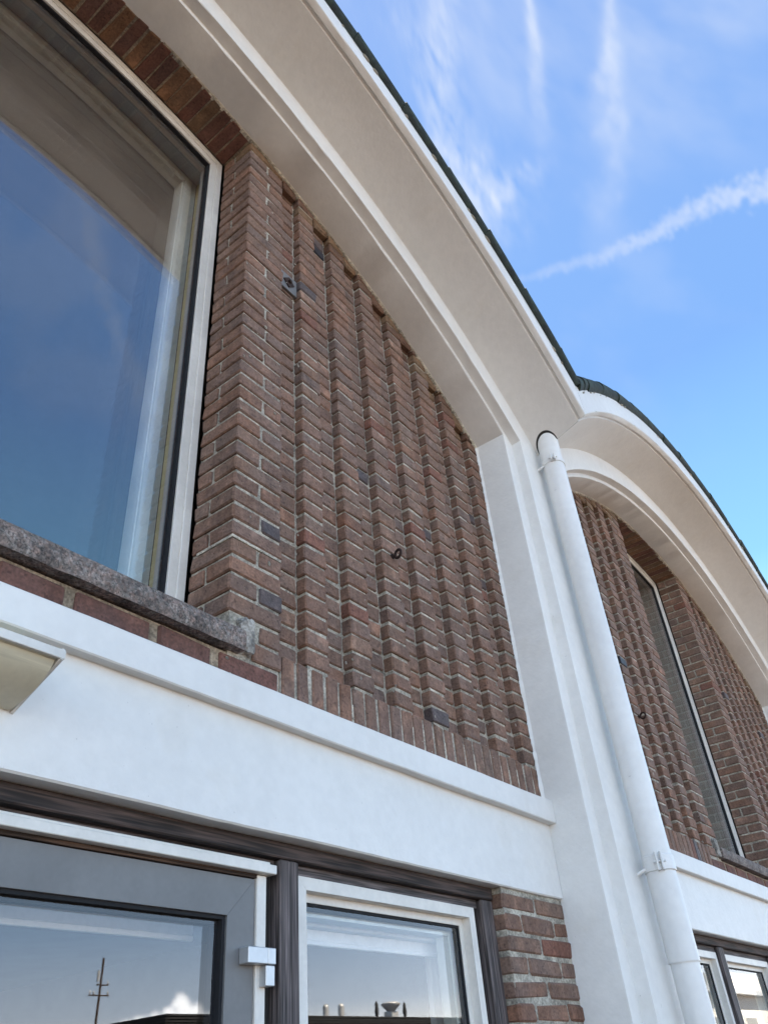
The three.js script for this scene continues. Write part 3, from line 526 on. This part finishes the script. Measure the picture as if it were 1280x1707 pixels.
// four mitred pieces of a frame
function mitred(x0, x1, y0, y1, w, z0, z1) {
  const out = [], q = [[x0, y0], [x1, y0], [x1, y1], [x0, y1]], i4 = [[x0 + w, y0 + w], [x1 - w, y0 + w], [x1 - w, y1 - w], [x0 + w, y1 - w]];
  for (let i = 0; i < 4; i++) { const j = (i + 1) % 4; out.push(extrudeXY(new THREE.Shape([q[i], q[j], i4[j], i4[i]].map((a) => new THREE.Vector2(...a))), z0, z1, 0.0008)); }
  return out;
}
function lowerWindow(x0, x1, label, blindDrop, open) {
  const y0 = -1.75, y1 = -0.6605, t = thing('casement_window', label, 'window', 'white casement windows at ground level');
  for (const g of mitred(x0, x1, y0, y1, 0.03, -0.11, -0.055)) part(t, 'frame', g, M.frame);
  for (const g of mitred(x0 + 0.03, x1 - 0.03, y0 + 0.03, y1 - 0.03, 0.02, -0.11, -0.083)) part(t, 'glazing_bead', g, M.frame);
  part(t, 'gasket', ringXY(x0 + 0.049, x1 - 0.049, y0 + 0.049, y1 - 0.049, 0.008, -0.108, -0.0865, 0.0005), M.gasket);
  part(t, 'spacer', ringXY(x0 + 0.05, x1 - 0.05, y0 + 0.05, y1 - 0.05, 0.014, -0.107, -0.092, 0), M.gasket);
  for (const z of [-0.09, -0.108]) part(t, 'pane', cboxPane(x0 + 0.05, x1 - 0.05, y0 + 0.05, y1 - 0.05, z), M.clearGlass);
  part(t, 'inner_sash', ringXY(x0 + 0.02, x1 - 0.02, y0 + 0.02, y1 - 0.02, 0.055, -0.16, -0.112, 0.002), M.sash);
  part(t, 'sill', cbox(x0 - 0.005, x1 + 0.005, y0 - 0.05, y0 - 0.001, -0.12, -0.02, 0.003), M.frame);
  part(t, 'panel', cbox(x0, x1, GROUND + 0.02, y0 - 0.0505, -0.12, -0.06, 0.002), M.timber);
  return t;
}
function cboxPane(x0, x1, y0, y1, z) { const g = new THREE.PlaneGeometry(x1 - x0, y1 - y0); g.translate((x0 + x1) / 2, (y0 + y1) / 2, z); return boxUV(g); }
lowerWindow(0.315, 1.118, 'white casement window between the timber post and the brick pier');
lowerWindow(2.59, 3.388, 'white casement window half hidden behind the downpipe, lower right');
lowerWindow(3.5, 4.28, 'white casement window at the bottom right corner, right of the far timber post');
lowerWindow(4.39, 5.18, 'white casement window in the far bay beyond the right picture edge');
lowerWindow(-1.7, -0.95, 'white casement window left of the grey door, beyond the picture edge');
// pale roller blinds inside
function blind(x0, x1, yb, label) {
  const t = thing('roller_blind', label, 'blind', 'pale roller blinds behind the lower windows');
  part(t, 'cassette', cbox(x0, x1, -0.742, -0.66, -0.235, -0.17, 0.004), M.blind);
  part(t, 'fabric', cbox(x0 + 0.012, x1 - 0.012, yb, -0.743, -0.204, -0.2, 0.0005), M.blind);
  part(t, 'bottom_bar', cbox(x0 + 0.012, x1 - 0.012, yb - 0.012, yb, -0.208, -0.196, 0.002), M.blind);
}
blind(0.34, 1.126, -0.768, 'pale roller blind pulled up at the top of the near lower window');
blind(3.52, 4.2, -0.76, 'pale roller blind at the top of the lower right corner window');
blind(-0.75, 0.13, -0.785, 'pale roller blind at the top of the grey glazed door');
// sheer curtain gathered at the right of the lower window
function curtain(x0, x1, label, yTop, yBot, z, folds) {
  const n = folds * 10, pos = [], idx = [], uv = []; for (let i = 0; i <= n; i++) for (const [j, y] of [[0, yTop], [1, yBot]]) { const a = i / n; pos.push(lerp(x0, x1, a), y, z + 0.014 * Math.sin(a * folds * 6.283) + 0.006 * Math.sin(a * folds * 3.7 + 1)); uv.push(a, j); }
  for (let i = 0; i < n; i++) { const a = i * 2; idx.push(a, a + 1, a + 2, a + 2, a + 1, a + 3); }
  const g = new THREE.BufferGeometry(); g.setAttribute('position', new THREE.Float32BufferAttribute(pos, 3)); g.setAttribute('uv', new THREE.Float32BufferAttribute(uv, 2)); g.setIndex(idx); g.computeVertexNormals();
  const o = shade(new THREE.Mesh(g, M.sheer)); o.name = numbered('sheer_curtain'); o.userData = { label, category: 'curtain' }; scene.add(o);
}
curtain(1.13, 1.3, 'sheer pale curtain gathered at the right edge of the near lower window', -0.67, -2.4, -0.27, 4);

// door
{
  const t = thing('glazed_door', 'grey framed glass door with a white outer frame, lower left', 'door');
  const xr = 0.203, xl = -0.86, yt = -0.676;
  part(t, 'outer_frame', [vert(xr - 0.03, xr, GROUND, yt, -0.11, -0.05, 0.002), vert(xl, xl + 0.03, GROUND, yt, -0.11, -0.05, 0.002)], M.frame);
  part(t, 'head_rail', [cbox(xl, xr, -0.684, -0.66, -0.11, -0.052, 0.001, 0, null, true)], M.wood, 'bare brown wood strip above the door leaf');
  part(t, 'drip_bar', [cbox(xl - 0.01, 0.217, -0.675, -0.655, -0.07, -0.03, 0.0015), cbox(xl - 0.01, 0.2, -0.655, -0.649, -0.07, -0.036, 0.001)], M.frame, 'white drip bar over the door');
  // black seam beside the frame
  part(t, 'seam', [vert(xr + 0.001, 0.2375, GROUND, -0.6605, -0.11, -0.075, 0)], M.gap);
  const lx1 = xr - 0.032, lx0 = xl + 0.032, ly1 = -0.686, ly0 = GROUND + 0.02;
  for (const g of mitred(lx0, lx1, ly0, ly1, 0.082, -0.105, -0.056)) part(t, 'leaf_rail', g, M.doorGrey);
  part(t, 'gasket', ringXY(lx0 + 0.081, lx1 - 0.081, ly0 + 0.081, ly1 - 0.081, 0.009, -0.1, -0.062, 0.0005), M.gasket);
  part(t, 'spacer', ringXY(lx0 + 0.082, lx1 - 0.082, ly0 + 0.082, ly1 - 0.082, 0.016, -0.098, -0.078, 0), M.gasket);
  for (const z of [-0.075, -0.094]) part(t, 'pane', cboxPane(lx0 + 0.08, lx1 - 0.08, ly0 + 0.08, ly1 - 0.08, z), M.clearGlass);
  const h = part(t, 'hinge', [cbox(0.127, 0.187, -0.861, -0.829, -0.056, -0.026, 0.0015), cbox(0.188, 0.212, -0.861, -0.829, -0.056, -0.0265, 0.0015)], M.alu, 'square silver hinge block');
  part(h, 'hinge_leaf', [cbox(0.184, 0.211, -0.902, -0.8625, -0.056, -0.029, 0.0015)], M.alu);
}

// ───────────────────────── small things on the façade ─────────────────────────
{ // downpipe
  const px = pierX[1], pz = 0.287, r = 0.0545, t = thing('downpipe', 'white painted round downpipe running down the central pier', 'downpipe', undefined, [px, GROUND, pz]);
  const yTop = 1.665 - GROUND;
  const g = new THREE.CylinderGeometry(r, r, yTop - 1.9, 40, 30, true), p = g.attributes.position; g.translate(0, (yTop + 1.9) / 2, 0);
  for (let i = 0; i < p.count; i++) { const y = p.getY(i); p.setX(i, p.getX(i) + (vnoise(y * 0.9, 1, 3) - 0.5) * 0.004); }
  const uv = g.attributes.uv; for (let i = 0; i < uv.count; i++) uv.setXY(i, uv.getX(i) * 2 * Math.PI * r, uv.getY(i) * (yTop - 1.9));
  part(t, 'pipe', g, M.pipe);
  const g2 = new THREE.CylinderGeometry(r - 0.0045, r - 0.0045, 1.96, 40, 1, true); g2.translate(0, 0.96, 0); const u2 = g2.attributes.uv; for (let i = 0; i < u2.count; i++) u2.setXY(i, u2.getX(i) * 0.33, u2.getY(i) * 1.9); part(t, 'lower_pipe', g2, M.pipe);
  // dark hole in the soffit round the pipe head
  {
    const pos = [], idx = [], n = 24, hx = px - 0.008, ys = (x, z) => YC + Math.sqrt((RBT + (RF - RBT) * (z - ZB) / (ZC - ZB)) ** 2 - (x - XC) ** 2) - 0.0015;
    for (let i = 0; i <= n; i++) { const a = Math.PI * (0.42 + 1.16 * i / n); for (const q of [r - 0.012, r + 0.0045]) { const x = Math.min(hx + q * Math.cos(a), px - 0.001), z = Math.max(pz + q * Math.sin(a), ZB + 0.002); pos.push(x - px, ys(x, z) - GROUND, z - pz); } }
    for (let i = 0; i < n; i++) { const a = i * 2; idx.push(a, a + 1, a + 2, a + 2, a + 1, a + 3); }
    const q = new THREE.BufferGeometry(); q.setAttribute('position', new THREE.Float32BufferAttribute(pos, 3)); q.setIndex(idx); q.computeVertexNormals(); part(t, 'soffit_hole', boxUV(q), M.gap);
  }
  for (const [y, tall] of [[1.44 - GROUND, 0.03], [-0.5 - GROUND, 0.055]]) {
    const band = new THREE.LatheGeometry([[r - 0.003, -tall / 2], [r + 0.003, -tall / 2], [r + 0.0045, -tall / 2 + 0.003], [r + 0.0045, tall / 2 - 0.003], [r + 0.003, tall / 2], [r - 0.003, tall / 2]].map((a) => new THREE.Vector2(...a)), 40); band.translate(0, y, 0);
    const c = part(t, 'clamp', band, M.pipe);
    const lug = []; for (const s of [-1, 1]) { const b = cbox(-0.004, 0.004, -tall / 2 - 0.004, tall / 2 + 0.006, 0, 0.024, 0.0015); b.translate(s * 0.009, y, r); b.rotateY(-1.15); lug.push(b); }
    part(c, 'lug', lug, M.pipe);
    const bo = new THREE.CylinderGeometry(0.0045, 0.0045, 0.044, 8); bo.rotateZ(Math.PI / 2); bo.translate(0, y, r + 0.013); bo.rotateY(-1.15); part(c, 'bolt', bo, M.pipe);
    const stem = pipeGeo([-r * 0.7, y - 0.006, -0.02], [-r * 0.95, y - 0.03, -0.075], 0.006); part(c, 'stem', stem, M.pipe);
  }
}
for (const [x, y, label] of [[0.778, 0.473, 'rusty iron ring on a rib of the near brick wall'], [2 * XC + P - 0.772, 0.473, 'rusty iron ring on the far brick wall just right of the downpipe']]) {
  const t = thing('iron_ring', label, 'ring', 'rusty iron rings on the brick ribs', [x, y, 0]);
  const g = new THREE.TorusGeometry(0.0165, 0.0052, 10, 28); g.rotateY(Math.PI / 2 - 0.25); g.rotateX(0.15); g.translate(0, 0, 0.025); part(t, 'ring', g, M.iron);
  part(t, 'shank', [pipeGeo([0, 0, -0.02], [0, 0, 0.01], 0.0055), pipeGeo([0, 0, 0.0], [0, 0, 0.004], 0.011, 0.009, 12)], M.iron);
}
{
  const t = thing('anchor_plate', 'square grey wall anchor plate with a diamond washer, high on the near brick wall', 'anchor plate', undefined, [0.251, 1.563, -0.019]);
  part(t, 'plate', cbox(-0.049, 0.049, -0.048, 0.048, -0.012, 0, 0.001), M.plate);
  const d = cbox(-0.022, 0.022, -0.022, 0.022, 0.0002, 0.006, 0.001); d.rotateZ(Math.PI / 4); part(t, 'washer', d, M.iron, 'rusty diamond washer');
  const b = new THREE.CylinderGeometry(0.009, 0.009, 0.012, 6); b.rotateX(Math.PI / 2); b.translate(0, 0, 0.009); part(t, 'bolt', b, M.iron);
}
{ // awning cassette at the left edge
  const t = thing('awning_cassette', 'cream awning box under the white ledge at the left edge', 'awning');
  const prof = [[0.0078, -0.354], [0.143, -0.414], [0.143, -0.43], [0.134, -0.432], [0.13, -0.44], [0.12, -0.451], [0.103, -0.463], [0.08, -0.474], [0.05, -0.483], [0.02, -0.489], [0.0078, -0.489]];
  const s = new THREE.Shape(prof.map(([z, y]) => new THREE.Vector2(z, y))), ex = (d, x) => { const g = new THREE.ExtrudeGeometry(s, { depth: d, bevelEnabled: false }); g.rotateY(-Math.PI / 2); g.translate(x, 0, 0); return g; };
  let body = ex(1.75, -0.528); body.deleteAttribute('uv'); body.deleteAttribute('normal'); body = boxUV(toCreasedNormals(mergeVertices(body), 0.55)); part(t, 'housing', body, M.cream);
  part(t, 'front_lip', cbox(-2.27, -0.516, -0.4315, -0.414, 0.1405, 0.148, 0.001), M.frame);
  const sc = new THREE.Shape([[0.0078, -0.351], [0.147, -0.412], [0.147, -0.433], [0.0078, -0.494]].map((a) => new THREE.Vector2(...a)));
  const e = new THREE.ExtrudeGeometry(sc, { depth: 0.006, bevelEnabled: false }); e.rotateY(-Math.PI / 2); e.translate(-0.519, 0, 0); part(t, 'end_cap', boxUV(e), M.frame);
}

// ───────────────────────── across the street (seen mirrored in the panes) ─────────────────────────
{
  const t = thing('shed', 'low dark slatted shed across the street, mirrored in the lower panes', 'shed', undefined, [16.2, GROUND, 20]);
  part(t, 'wall', cbox(0, 20, 0, 3.4, 0, 6, 0), M.slat);
  for (let i = 0; i < 7; i++) part(t, 'slat', cbox(-0.1, 20.1, 3.4 + i * 0.075, 3.455 + i * 0.075, -0.25 - 0.02 * i, 6.1, 0.004), M.slat);
}
{
  const y = GROUND + 3.9;
  const pot = (x, h, r, label) => { const o = shade(new THREE.Mesh(merge([pipeGeo([0, 0, 0], [0, h, 0], r, r, 14), new THREE.SphereGeometry(r, 14, 8).translate(0, h, 0)]), M.galv)); o.name = numbered('vent_pipe'); o.userData = { label, category: 'vent pipe', group: 'pale vent pipes on the shed' }; o.position.set(x, y, 20.4); scene.add(o); };
  pot(23.9, 0.34, 0.11, 'left pale vent pipe on the dark shed, mirrored in the lower window'); pot(24.75, 0.36, 0.12, 'right pale vent pipe on the dark shed, mirrored in the lower window');
  const fin = (x, label) => { const o = shade(new THREE.Mesh(new THREE.LatheGeometry([[0.03, 0], [0.05, 0.05], [0.085, 0.25], [0.055, 0.5], [0.0, 0.62]].map((a) => new THREE.Vector2(...a)), 14), M.slat)); o.name = numbered('roof_finial'); o.userData = { label, category: 'finial', group: 'dark finials on the shed' }; o.position.set(x, y, 20.4); scene.add(o); };
  fin(26.85, 'dark pointed finial left of the chimney cowl, mirrored in the lower window'); fin(28.65, 'dark pointed finial right of the chimney cowl, mirrored in the lower window');
  const t = thing('chimney_cowl', 'bowl shaped chimney cowl mirrored between two dark finials', 'chimney', undefined, [27.75, y, 20.4]);
  part(t, 'stack', cbox(-0.2, 0.2, 0, 0.25, -0.2, 0.2, 0.01), M.galv); part(t, 'bowl', new THREE.LatheGeometry([[0.15, 0.25], [0.28, 0.38], [0.4, 0.5], [0.3, 0.56], [0, 0.6]].map((a) => new THREE.Vector2(...a)), 18), M.galv);
}
{
  const t = thing('utility_pole', 'leaning wooden utility pole with insulators mirrored in the glass door', 'pole', undefined, [13.98, GROUND, 20]);
  part(t, 'mast', pipeGeo([0, 0, 0], [0.05, 5.25, 0], 0.045, 0.03, 10), M.wood);
  part(t, 'cross_arm', cbox(-0.3, 0.34, 4.33, 4.36, -0.025, 0.025, 0.004), M.wood); part(t, 'cross_arm', cbox(-0.08, 0.3, 4.58, 4.61, -0.025, 0.025, 0.004), M.wood);
  for (const [x, yy] of [[-0.27, 4.36], [-0.15, 4.36], [0.31, 4.36], [0.27, 4.61]]) part(t, 'insulator', new THREE.LatheGeometry([[0.01, 0], [0.03, 0.02], [0.018, 0.05], [0.028, 0.07], [0, 0.1]].map((a) => new THREE.Vector2(...a)), 10).translate(x, yy, 0), M.galv);
  part(t, 'transformer', pipeGeo([-0.06, 4.68, 0], [-0.06, 4.93, 0], 0.04, 0.04, 12), M.galv);
}
{
  const t = thing('white_house', 'white rendered house across the street, mirrored in the lower right window', 'house', undefined, [60, GROUND, 20]);
  part(t, 'wall', cbox(0, 34, 0, 5.6, 0, 10, 0), M.render_); part(t, 'wall', cbox(14, 34, 5.6, 7.6, 3, 10, 0), M.render_);
  part(t, 'roof_edge', cbox(-0.6, 34.5, 5.6, 5.95, -0.6, 10, 0.02), M.alu);
  for (const [a, b] of [[3, 7], [11, 14], [17, 21], [25, 30]]) { const w = part(t, 'window', cbox(a, b, 2.9, 4.3, -0.06, 0.02, 0.01), M.frame); part(w, 'pane', cbox(a + 0.15, b - 0.15, 3.05, 4.15, -0.075, -0.062, 0), M.dark); }
}

renderer.render(scene, camera);
